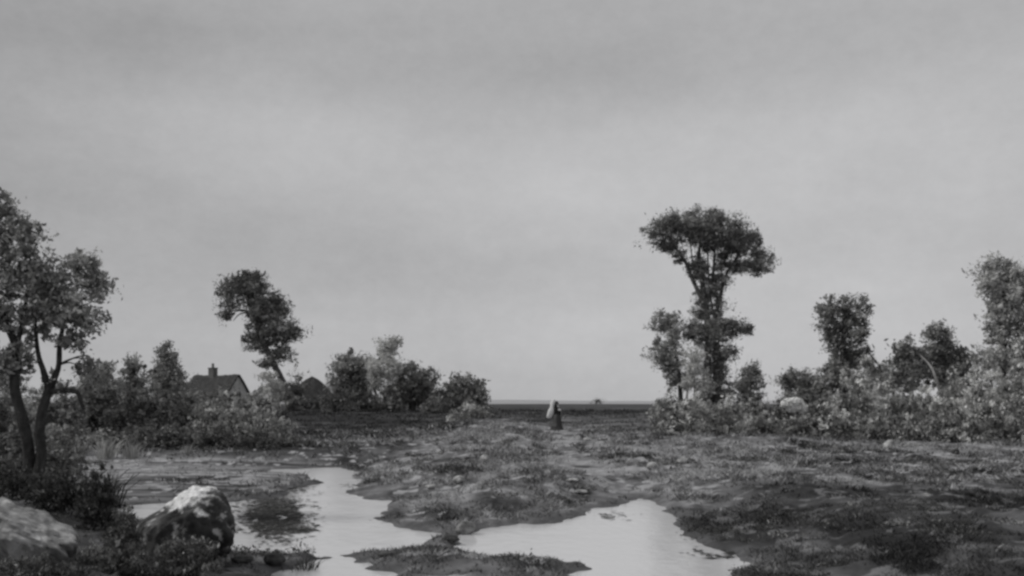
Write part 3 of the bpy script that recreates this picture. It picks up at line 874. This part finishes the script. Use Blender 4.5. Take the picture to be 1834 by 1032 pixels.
        FV.append(np.stack([C - a * sz, C + bb * sz * 0.45, C + a * sz, C - bb * sz * 0.45], 1).reshape(-1, 3))
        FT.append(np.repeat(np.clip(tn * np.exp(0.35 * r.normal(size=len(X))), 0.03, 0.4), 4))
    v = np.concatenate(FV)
    o = np_mesh('reflection_and_weed', v, np.arange(len(v)).reshape(-1, 4), M_LEAF, tone=np.concatenate(FT))
    o['kind'] = 'stuff'; o['label'] = 'dark painted reflection and floating weed in ragged patches on the pools'; o['category'] = 'water weed'


build_trees()
build_shrubs()


# ------------------------------------------------------------------ rocks
def rock(name, label, px, py, w_px, h_px, depth=0.8, tone=0.22, seed=1, group=None, subdiv=4, rough=0.22, sink=0.15, shape=None, cat='rock', rz=0.0, plane=0.85):
    r = np.random.default_rng(seed)
    b = floor_at(px, py); k = b.y / F
    bm = bmesh.new()
    bmesh.ops.create_icosphere(bm, subdivisions=subdiv, radius=1.0)
    v = np.array([x.co[:] for x in bm.verts])
    # planed facets
    for i in range(16):
        nrm = r.normal(size=3); nrm /= np.linalg.norm(nrm)
        h = r.uniform(0.70, 0.95)
        dist = v @ nrm - h
        v = v - np.maximum(dist, 0)[:, None] * nrm * plane
    nz = fbm(v[:, 0] * 2.1 + 5 * seed, v[:, 1] * 2.1 + v[:, 2] * 1.7, seed, 4, 0.55)
    v = v * (1 + rough * nz)[:, None]
    if shape is not None:
        v = shape(v)
    v = v * np.array([w_px * k / 2, w_px * k / 2 * depth, h_px * k * (0.5 + sink * 0.5)])
    v[:, 2] -= v[:, 2].min() + sink * h_px * k
    for q, co in zip(bm.verts, v): q.co = co
    tn = np.clip(tone * np.exp(0.9 * fbm(v[:, 0] / (w_px * k) * 5, (v[:, 1] + v[:, 2]) / (w_px * k) * 5, seed + 9, 4, 0.6)), 0.03, 0.6)
    o = bm_mesh(name, bm, M_ROCK, tone=tn, loc=(b.x, b.y, b.z), smooth=subdiv > 2)
    o.rotation_euler = (0, 0, rz)
    return tag(o, label, cat, group)


def build_rocks():
    def boulder(v):
        # broad shoulder at the lower left, blunt peak right of the middle, steep right flank
        z = np.clip((v[:, 2] - v[:, 2].min()) / (v[:, 2].max() - v[:, 2].min()), 0, 1)
        half = np.sqrt(np.maximum(1 - (2 * z - 1) ** 2, 0.02))
        xr = np.clip(v[:, 0] / half, -1.15, 1.15)
        lo = np.interp(z, [0, .45, .56, .70, .86, .95, 1], [-.90, -1.02, -.86, -.40, -.18, .02, .22])
        hi = np.interp(z, [0, .40, .65, .85, .95, 1], [.86, 1.0, .99, .84, .62, .36])
        w = v.copy()
        w[:, 0] = lo + (hi - lo) * (xr + 1) / 2
        w[:, 1] = v[:, 1] / half * np.sqrt(np.maximum(1 - np.maximum(2 * z - 1, 0) ** 2.4, 0.05))
        w[:, 2] = 2 * z - 1
        w *= 1 + 0.05 * fbm(v[:, 0] * 3.1 + 7, v[:, 1] * 3.1 + v[:, 2] * 2.7, 77, 4, 0.6)[:, None]
        return w
    bo = rock('boulder', 'largest boulder, its top painted sunlit pale, standing at the left pond edge', 332, 1000, 176, 132, depth=0.8, tone=0.08, seed=8, subdiv=6, shape=boulder, rough=0.22, cat='boulder', plane=0.4)
    # light on the boulder's crown painted into its tone, plus pale flecks
    me = bo.data
    co = np.zeros(len(me.vertices) * 3); me.vertices.foreach_get('co', co); co = co.reshape(-1, 3)
    tn = np.zeros(len(co)); me.attributes['tone'].data.foreach_get('value', tn)
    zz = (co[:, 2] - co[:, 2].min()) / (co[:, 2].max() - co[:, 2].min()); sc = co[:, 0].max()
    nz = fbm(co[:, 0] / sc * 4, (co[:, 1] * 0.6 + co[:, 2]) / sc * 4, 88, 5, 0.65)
    lit_cap = smooth(0.0, 0.10, zz - 0.70 + 0.28 * nz) * smooth(-0.05, 0.12, 0.60 - co[:, 0] / sc + 0.25 * nz)
    lit_cap = np.maximum(lit_cap, 0.45 * smooth(0.32, 0.45, nz) * smooth(0.15, 0.3, zz))
    me.attributes['tone'].data.foreach_set('value', (tn * (1 - lit_cap) + lit_cap * (0.80 + 0.15 * nz)).astype(np.float32))

    def slab(v):
        v = v.copy()
        v[:, 2] = v[:, 2] - 0.55 * v[:, 0]
        return v
    rock('boulder', 'long pale slab boulder sloping down to the right in the bottom left corner', 44, 1012, 196, 96, depth=0.6, tone=0.36, seed=14, subdiv=6, shape=slab, rough=0.42, cat='boulder')
    g = 'stones by the pond'
    for i, (px, py, w, h, tn, lab) in enumerate([
            (834, 958, 40, 24, 0.22, 'rounded grey stone on the spit between the two pools'),
            (806, 972, 34, 14, 0.08, 'dark flat stone beside the rounded stone on the spit'),
            (490, 1012, 40, 20, 0.06, 'dark stone at the tip of the bank below the largest boulder'),
            (436, 1008, 44, 14, 0.08, 'low dark stone between the largest boulder and the small pool'),
            (690, 996, 30, 10, 0.10, 'small dark stone on the edge of the dark grass islet'),
            (650, 934, 12, 5, 0.06, 'tiny dark stone in the water off the grassy point'),
            (664, 936, 9, 4, 0.06, 'tiniest stone in the water nearest the grassy point')]):
        rock('stone', lab, px, py, w, h, tone=tn, seed=20 + i, group=g, subdiv=3, cat='stone')
    g = 'pale stones in the field'
    for i, (px, py, w, h, tn, lab) in enumerate([
            (822, 866, 24, 14, 0.50, 'white stone on the grass left of the knoll slope'),
            (772, 876, 22, 8, 0.45, 'flat white stone left of the white stone on the grass'),
            (868, 826, 16, 12, 0.42, 'pale stone halfway up the left side of the knoll'),
            (1168, 842, 22, 14, 0.46, 'white stone in the open field right of the track'),
            (1222, 830, 22, 12, 0.42, 'pale stone farther right in the field, near the shrubs'),
            (1052, 742, 0, 0, 0.4, ''),
            (1052, 790, 16, 6, 0.44, 'small flat pale stone right below the walking figure'),
            (1204, 749, 12, 7, 0.5, 'small white stone at the left end of the shrub row'),
            (1592, 806, 24, 18, 0.36, 'grey stone on the field edge under the low dark shrub'),
            (1712, 814, 16, 12, 0.08, 'small dark round stone on the field edge toward the right'),
            (1660, 890, 14, 8, 0.36, 'pale stone in the right field near a dark hollow'),
            (1026, 862, 26, 6, 0.44, 'thin pale stone beside the foot of the track'),
            (1040, 884, 30, 8, 0.38, 'flat pale stone at the pond end of the track')]):
        if w: rock('stone', lab, px, py, w, h, tone=tn, seed=40 + i, group=g, subdiv=3, cat='stone')


build_rocks()


# ------------------------------------------------------------------ cottages
def thatch_roof(Lh, Wh, zr, ze, thick, over, seed):
    """gabled thatch over a house 2*Lh long (x), 2*Wh wide (y); returns verts, faces"""
    nx, ny = 44, 26
    us = np.linspace(-1, 1, ny); xs = np.linspace(-Lh - over, Lh + over, nx)
    V = []
    for lay in (0, 1):
        for u in us:
            y = u * (Wh + over * 1.4)
            z = zr - (zr - ze) * abs(u) * (Wh + over * 1.4) / Wh
            z = z - 0.10 * math.exp(-(u / 0.10) ** 2)
            for x in xs:
                n1 = float(vnoise(np.array(x * 1.7 + seed), np.array(u * 6 + 2.0 * lay), seed)) * 0.16
                n2 = float(vnoise(np.array(x * 6.0), np.array(u * 2.0), seed + 4)) * 0.10
                sag = -0.10 * math.cos(x / (Lh + over) * 1.5)
                V.append((x + 0.12 * n1, y, z + (n1 + n2 + sag if lay == 0 else sag) + (0 if lay == 0 else -thick)))
    I = np.arange(2 * ny * nx).reshape(2, ny, nx)
    q = lambda a, b, c, d: np.stack([a, b, c, d], -1).reshape(-1, 4)
    Fc = [q(I[0, :-1, :-1], I[0, :-1, 1:], I[0, 1:, 1:], I[0, 1:, :-1]), q(I[1, :-1, :-1], I[1, 1:, :-1], I[1, 1:, 1:], I[1, :-1, 1:]),
          q(I[0, :-1, 0], I[0, 1:, 0], I[1, 1:, 0], I[1, :-1, 0]), q(I[0, :-1, -1], I[1, :-1, -1], I[1, 1:, -1], I[0, 1:, -1]),
          q(I[0, 0, :-1], I[1, 0, :-1], I[1, 0, 1:], I[0, 0, 1:]), q(I[0, -1, :-1], I[0, -1, 1:], I[1, -1, 1:], I[1, -1, :-1])]
    return np.array(V), np.concatenate(Fc)


def gable_wall(Lh, Wh, zr, ze):
    V = []
    for x in (-Lh, Lh):
        V += [(x, -Wh, -0.4), (x, Wh, -0.4), (x, Wh, ze), (x, 0, zr), (x, -Wh, ze)]
    bm = bmesh.new(); vs = [bm.verts.new(v) for v in V]
    bm.faces.new([vs[i] for i in (4, 3, 2, 1, 0)]); bm.faces.new([vs[i] for i in (5, 6, 7, 8, 9)])
    bm.faces.new([vs[i] for i in (0, 5, 9, 4)]); bm.faces.new([vs[i] for i in (1, 2, 7, 6)])
    return bm


def add_box(bm, c, s):
    m = bmesh.ops.create_cube(bm, size=1.0)
    for v in m['verts']:
        v.co = Vector((v.co.x * s[0] + c[0], v.co.y * s[1] + c[1], v.co.z * s[2] + c[2]))


def cottage(label, loc, rz, Lh, Wh, H, E, chimney_x=None, wall_tone=0.5, seed=3, roof_tone=0.062):
    root = thing('cottage', label, 'cottage', loc, rz)
    bm_mesh('wall', gable_wall(Lh, Wh, H - 0.30, E - 0.30), M_PLASTER, root, tone=wall_tone)
    v, f = thatch_roof(Lh, Wh, H, E, 0.24, 0.28, seed)
    rf = np_mesh('roof', v, f, M_THATCH, root, tone=roof_tone)
    if chimney_x is not None:
        bm = bmesh.new()
        add_box(bm, (chimney_x, 0, H - 0.05), (0.95, 0.8, 1.3)); add_box(bm, (chimney_x, 0, H + 0.66), (1.06, 0.9, 0.12))
        ch = bm_mesh('chimney', bm, M_PLASTER, rf, tone=0.14)
        pv, pf = tube([(chimney_x, 0, H + 0.70), (chimney_x, 0, H + 1.0), (chimney_x, 0, H + 1.3)], [0.22, 0.17, 0.19], 10, 0.0)
        np_mesh('chimney_pot', pv, pf, M_PLASTER, ch, tone=0.22, smooth=True)
    # small window with frame in the gable
    bm = bmesh.new()
    for yy in (-0.34, 0.34): add_box(bm, (Lh + 0.02, yy, E * 0.80), (0.08, 0.08, 0.86))
    for zz in (-0.39, 0.39, 0): add_box(bm, (Lh + 0.021, 0, E * 0.80 + zz), (0.078, 0.60, 0.07))
    wf = bm_mesh('window', bm, M_BARK, root, tone=0.10)
    bm = bmesh.new(); add_box(bm, (Lh + 0.005, 0, E * 0.80), (0.03, 0.60, 0.71))
    bm_mesh('pane', bm, M_PLASTER, wf, tone=0.03)
    return root


def build_houses():
    d = 150.0
    ap = P(388, 668, d)
    zb = 1.3
    cottage('low thatched cottage with pale gable and a chimney at the left', (ap.x, d, zb), math.radians(-30), 3.9, 2.55, ap.z - zb, 1.85, chimney_x=-0.7)
    # dark hut with hipped thatch
    d = 128.0
    c = P(556, 675, d); zb = ground_z(c.x, d)
    root = thing('hut', 'low dark thatched hut between leaning tree and round tree', 'hut', (c.x, d, zb))
    n = 28; V = []; rings = 9; H = c.z - zb
    for j in range(rings):
        t = j / (rings - 1)
        for k in range(n):
            th = 2 * math.pi * k / n
            sq = (abs(math.cos(th)) ** 5 + abs(math.sin(th)) ** 5) ** (-1 / 5)
            rr = (1 - t) ** 0.72 * (1 + 0.06 * math.sin(5 * th + 3 * t) + 0.05 * math.sin(11 * th - 4 * t))
            V.append((3.1 * rr * sq * math.cos(th) + 0.2, 2.4 * rr * sq * math.sin(th), 0.75 + (H - 0.75) * t - 0.06 * math.sin(7 * th)))
    Fc = [(j * n + k, j * n + (k + 1) % n, (j + 1) * n + (k + 1) % n, (j + 1) * n + k) for j in range(rings - 1) for k in range(n)]
    np_mesh('roof', np.array(V), np.array(Fc), M_THATCH, root, tone=0.055)
    bm = bmesh.new(); add_box(bm, (0.2, 0, 0.45), (5.0, 3.9, 1.5))
    bm_mesh('wall', bm, M_PLASTER, root, tone=0.07)


build_houses()


# ------------------------------------------------------------------ the walking woman
def build_person():
    x, y = (997 - CX) / F * 57.0, 57.0
    z = ground_z(x, y)
    print('person foot row', HY + (EYE - z) / y * F)
    root = thing('person', 'person in dark hooded shawl and long skirt walking away over the knoll', 'person', (x, y, z - 0.01), math.radians(4))
    J = {}; E = []

    def j(n, co, r, parent=None):
        J[n] = (co, r, len(J)); 
        if parent: E.append((J[parent][2], J[n][2]))
    j('pelvis', (0, 0, .84), .125); j('waist', (0, .01, 1.0), .105, 'pelvis'); j('chest', (0, .03, 1.17), .125, 'waist'); j('top', (0, .04, 1.28), .08, 'chest')
    j('neck', (0, .06, 1.34), .05, 'top'); j('skull', (0, .08, 1.42), .072, 'neck')
    for s, n in ((-1, 'l'), (1, 'r')):
        j('hip' + n, (s * .09, 0, .78), .095, 'pelvis')
        st = 1 if s < 0 else -1
        j('knee' + n, (s * .09, .07 + .05 * st, .44), .06, 'hip' + n)
        j('ankle' + n, (s * .09, -.06 + .12 * st, .08), .038, 'knee' + n)
        j('toe' + n, (s * .095, .10 + .12 * st, .03), .03, 'ankle' + n)
        j('sh' + n, (s * .165, .04, 1.25), .055, 'top')
        if s < 0:
            el, wr, pm, fd = (-.25, .02, 1.02), (-.30, .16, .94), (-.32, .21, .93), (-.02, .03, .0)
        else:
            el, wr, pm, fd = (.235, -.02, 1.02), (.225, .09, .82), (.222, .12, .75), (0, .02, -.035)
        j('el' + n, el, .042, 'sh' + n); j('wr' + n, wr, .028, 'el' + n); j('pm' + n, pm, .034, 'wr' + n)
        for q in range(4):
            o = (q - 1.5) * .018
            bx = (pm[0] + fd[0] * .9, pm[1] + fd[1] * .9 + (o if s > 0 else 0), pm[2] + fd[2] * .9 + (o if s < 0 else 0))
            ln = (1.0, 1.15, 1.08, .85)[q]
            tip = (bx[0] + fd[0] * ln + .012 * s, bx[1] + fd[1] * ln, bx[2] + fd[2] * ln)
            j(f'f{q}' + n, bx, .0095, 'pm' + n); j(f't{q}' + n, tip, .008, f'f{q}' + n)
        j('th' + n, (pm[0] - .02 * s, pm[1] + .035, pm[2] + .02), .011, 'pm' + n); j('tt' + n, (pm[0] - .03 * s, pm[1] + .06, pm[2] + (.02 if s < 0 else -.01)), .009, 'th' + n)
    me = bpy.data.meshes.new('body_cage')
    me.from_pydata([v[0] for v in J.values()], E, [])
    cage = bpy.data.objects.new('body_cage', me); COL.objects.link(cage)
    sk = cage.modifiers.new('Skin', 'SKIN'); sk.use_smooth_shade = True
    for i, v in enumerate(J.values()):
        me.skin_vertices[0].data[i].radius = (v[1], v[1])
        me.skin_vertices[0].data[i].use_root = (i == 0)
    sb = cage.modifiers.new('Sub', 'SUBSURF'); sb.levels = 1; sb.render_levels = 1
    dg = bpy.context.evaluated_depsgraph_get(); dg.update()
    ev = cage.evaluated_get(dg); tmp = bpy.data.meshes.new_from_object(ev)
    bm = bmesh.new(); bm.from_mesh(tmp)
    hd = bmesh.ops.create_uvsphere(bm, u_segments=24, v_segments=18, radius=1.0)
    for v in hd['verts']:
        c = v.co.copy()
        wdt = 1.0 - 0.25 * max(0, -c.z)
        p = Vector((c.x * .074 * wdt, c.y * .095, c.z * .112))
        if c.y > .75:
            p.y += .022 * math.exp(-(c.x / .14) ** 2 - ((c.z + .12) / .20) ** 2)          # nose
            for sx in (-.38, .38): p.y -= .010 * math.exp(-((c.x - sx) / .16) ** 2 - ((c.z - .08) / .12) ** 2)   # eye sockets
            p.y += .006 * math.exp(-(c.x / .3) ** 2 - ((c.z + .48) / .07) ** 2)            # lips
        if abs(c.x) > .93 and abs(c.z) < .3: p.x *= 1.12                                   # ears
        v.co = p + Vector((0, .085, 1.46))
    me2 = bpy.data.meshes.new('body'); bm.to_mesh(me2); bm.free()
    body = bpy.data.objects.new('body', me2); COL.objects.link(body)
    rm = body.modifiers.new('Remesh', 'REMESH'); rm.mode = 'VOXEL'; rm.voxel_size = 0.0065; rm.use_smooth_shade = True
    dg.update()
    dg = bpy.context.evaluated_depsgraph_get()
    m3 = bpy.data.meshes.new_from_object(body.evaluated_get(dg))
    bpy.data.objects.remove(body); bpy.data.objects.remove(cage)
    m3.name = 'body'
    set_tone(m3, 0.33); m3.materials.clear(); m3.materials.append(M_CLOTH)
    bo = bpy.data.objects.new('body', m3); COL.objects.link(bo); bo.parent = root

    def lathe(name, prof, tone, folds, fold_amp, ymul=0.85, a0=0.0, a1=2 * math.pi, n=56, yoff=None, par=root, thick=0.012):
        closed = abs(a1 - a0 - 2 * math.pi) < 1e-6
        V, Fc = [], []
        m = n if closed else n + 1
        for lay in (0, 1):
            for i, (zz, rr) in enumerate(prof):
                t = i / (len(prof) - 1)
                for k in range(m):
                    th = a0 + (a1 - a0) * k / n
                    q = rr - lay * thick + fold_amp * t * math.sin(folds * th + 1.3 * math.sin(2 * th)) * (0.6 + 0.4 * math.sin(3 * th + 2 * t))
                    V.append((q * math.cos(th), q * ymul * math.sin(th) + (yoff[i] if yoff else 0), zz))
        R = len(prof)
        for lay in (0, 1):
            for i in range(R - 1):
                for k in range(n):
                    a = lay * R * m + i * m + k; b = lay * R * m + i * m + (k + 1) % m
                    Fc.append((a, b, b + m, a + m) if lay else (a, a + m, b + m, b))
        for i in (0, R - 1):
            for k in range(n):
                a = i * m + k; b = i * m + (k + 1) % m
                Fc.append((a, b, b + R * m, a + R * m))
        if not closed:
            for i in range(R - 1):
                for k in (0, n):
                    a = i * m + k
                    Fc.append((a, a + m, a + m + R * m, a + R * m))
        return np_mesh(name, np.array(V), np.array(Fc), M_CLOTH, par, tone=tone, smooth=True)
    lathe('skirt', [(1.04, .135), (.98, .155), (.85, .20), (.65, .235), (.4, .27), (.22, .315), (.10, .35)], 0.06, 13, .028)
    # shawl over head and shoulders, open in front (+Y)
    lathe('shawl', [(1.60, .02), (1.59, .055), (1.55, .092), (1.48, .105), (1.40, .085), (1.345, .082), (1.30, .155), (1.24, .208), (1.10, .222), (.98, .215), (.90, .195)],
          0.022, 9, .02, ymul=0.78, a0=math.radians(118), a1=math.radians(422), yoff=[.075, .075, .075, .075, .065, .05, .035, .02, .01, .0, .0])
    lathe('apron', [(1.0, .165), (.8, .225), (.55, .268), (.3, .30)], 0.09, 13, .02, a0=math.radians(195), a1=math.radians(268), n=20)
    lathe('scarf', [(1.42, .10), (1.36, .10), (1.30, .155), (1.22, .215), (1.12, .24)], 0.55, 7, .012, ymul=0.8, a0=math.radians(-75), a1=math.radians(-20), n=10, yoff=[.065, .05, .035, .02, .01])
    # pale bundle carried upright in the left arm
    V, n = [], 26
    prof = [(0, .03), (.03, .10), (.12, .15), (.26, .165), (.40, .15), (.52, .115), (.60, .085), (.68, .095), (.80, .12), (.90, .105), (.97, .06), (.99, .02)]
    for h, r in prof:
        for k in range(n):
            th = 2 * math.pi * k / n
            q = r * (1 + .16 * math.sin(3 * th + 7 * h) + .09 * math.sin(8 * th - 5 * h))
            V.append((q * math.cos(th) + .25 * h, q * .8 * math.sin(th), h))
    Fc = [(i * n + k, i * n + (k + 1) % n, (i + 1) * n + (k + 1) % n, (i + 1) * n + k) for i in range(len(prof) - 1) for k in range(n)]
    b = np_mesh('bundle', np.array(V), np.array(Fc), M_CLOTH, tone=0.72, loc=(x - .40, y - .04, z + .70), smooth=True)
    tag(b, 'pale cloth bundle carried upright at the left side of the walking person', 'bundle')


build_person()


# ------------------------------------------------------------------ grass
def build_grass():
    r = np.random.default_rng(77)
    n = 420000
    d = np.exp(r.uniform(math.log(9.5), math.log(120), n))
    t = r.uniform(-0.60, 0.60, n)
    X = t * d
    z, sd = ground(X, d)
    clump = fbm(X / 0.8, d / 1.3, 91, 3, 0.6)
    big = fbm(X / 4.2, d / 7.0, 41, 4, 0.55)
    sand = np.maximum(near_line(X, d, TRACK, 0.7), 0.6 * near_line(X, d, RUT, 0.5))
    flat = smooth(-6.0, -7.0, X) * smooth(19, 22, d) * (1 - smooth(38.5, 41.5, d))
    p = smooth(-0.20, 0.30, clump + 0.4 * big) * (1 - sand) * smooth(-0.05, 0.35, sd) * (1 - 0.88 * flat)
    keep = (r.uniform(size=n) < p) & (z > 0.005)
    X, d, z, sd, clump = X[keep], d[keep], z[keep], sd[keep], clump[keep]
    n = len(X)
    tn = soil_tone(X, d, sd) * np.exp(0.35 * r.normal(size=n) + 0.5 * clump)
    pale = r.uniform(size=n) < 0.05
    tn = np.where(pale, tn * 2.1, tn)
    h = np.maximum(0.03, 0.0020 * d) * r.uniform(0.5, 1.7, n) * (1 + 0.9 * np.clip(clump, 0, 1))
    h *= np.where((d > 64), 0.6, 1.0)
    th = r.uniform(0, np.pi, n); w = h * 0.26
    lx, ly = r.normal(size=n) * h * 1.1, r.normal(size=n) * h * 0.9
    sx, sy = np.cos(th) * w, np.sin(th) * w
    v = np.stack([np.stack([X - sx, d - sy, z - 0.01], 1), np.stack([X + sx, d + sy, z - 0.01], 1),
                  np.stack([X + lx, d + ly, z + h], 1)], 1).reshape(-1, 3)
    f = np.arange(3 * n).reshape(n, 3)
    o = np_mesh('grass', v, f, M_GRASS, tone=np.repeat(np.clip(tn, 0.02, 0.5), 3))
    o['kind'] = 'stuff'; o['label'] = 'short rough grey grass covering banks, knoll and field'; o['category'] = 'grass'


build_grass()


def build_heath():
    """low heather and rough herbs in uneven patches over the open ground"""
    r = np.random.default_rng(404)
    n = 9000
    d = np.exp(r.uniform(math.log(10), math.log(64), n)); X = r.uniform(-0.56, 0.56, n) * d
    z, sd = ground(X, d)
    m = fbm(X / 1.7, d / 2.6, 111, 4, 0.6)
    flat = smooth(-5.5, -7.0, X) * smooth(19, 22, d) * (1 - smooth(38.5, 41.5, d))
    p = 0.75 * smooth(0.04, 0.34, m) * (1 - np.clip(1.2 * np.maximum(near_line(X, d, TRACK, 0.9), near_line(X, d, RUT, 0.6)), 0, 1)) * (1 - 0.95 * flat)
    kp = (r.uniform(size=n) < p) & (sd > 0.15) & (z > 0.03)
    X, d, z, m = X[kp], d[kp], z[kp], m[kp]
    Vs, Ts = [], []
    for x, y, zz, mm in zip(X, d, z, m):
        rw = r.uniform(0.10, 0.30) * (0.7 + y / 60); h = rw * r.uniform(0.35, 0.75)
        q = 40
        u = r.normal(size=(q, 3)); u /= np.linalg.norm(u, axis=1)[:, None]; u[:, 2] = np.abs(u[:, 2])
        c = np.array([x, y, zz - 0.01]) + u * np.array([rw, rw, h]) * (r.uniform(0.3, 1, q) ** 0.5)[:, None]
        v, _ = leaf_quads(c, max(0.035, 3.4 * y / F), up=0.3, r=r, out=u * 0.5)
        Vs.append(v)
        b = r.choice([0.07, 0.10, 0.16, 0.30], p=[0.42, 0.33, 0.17, 0.08])
        Ts.append(np.repeat(b * np.exp(0.3 * r.normal(size=q)), 4))
    v = np.concatenate(Vs)
    o = np_mesh('heather', v, np.arange(len(v)).reshape(-1, 4), M_LEAF, tone=np.clip(np.concatenate(Ts), 0.03, 0.5))
    o['kind'] = 'stuff'; o['label'] = 'dark low heather and rough herbs in patches over the knoll and field'; o['category'] = 'ground cover'


build_heath()
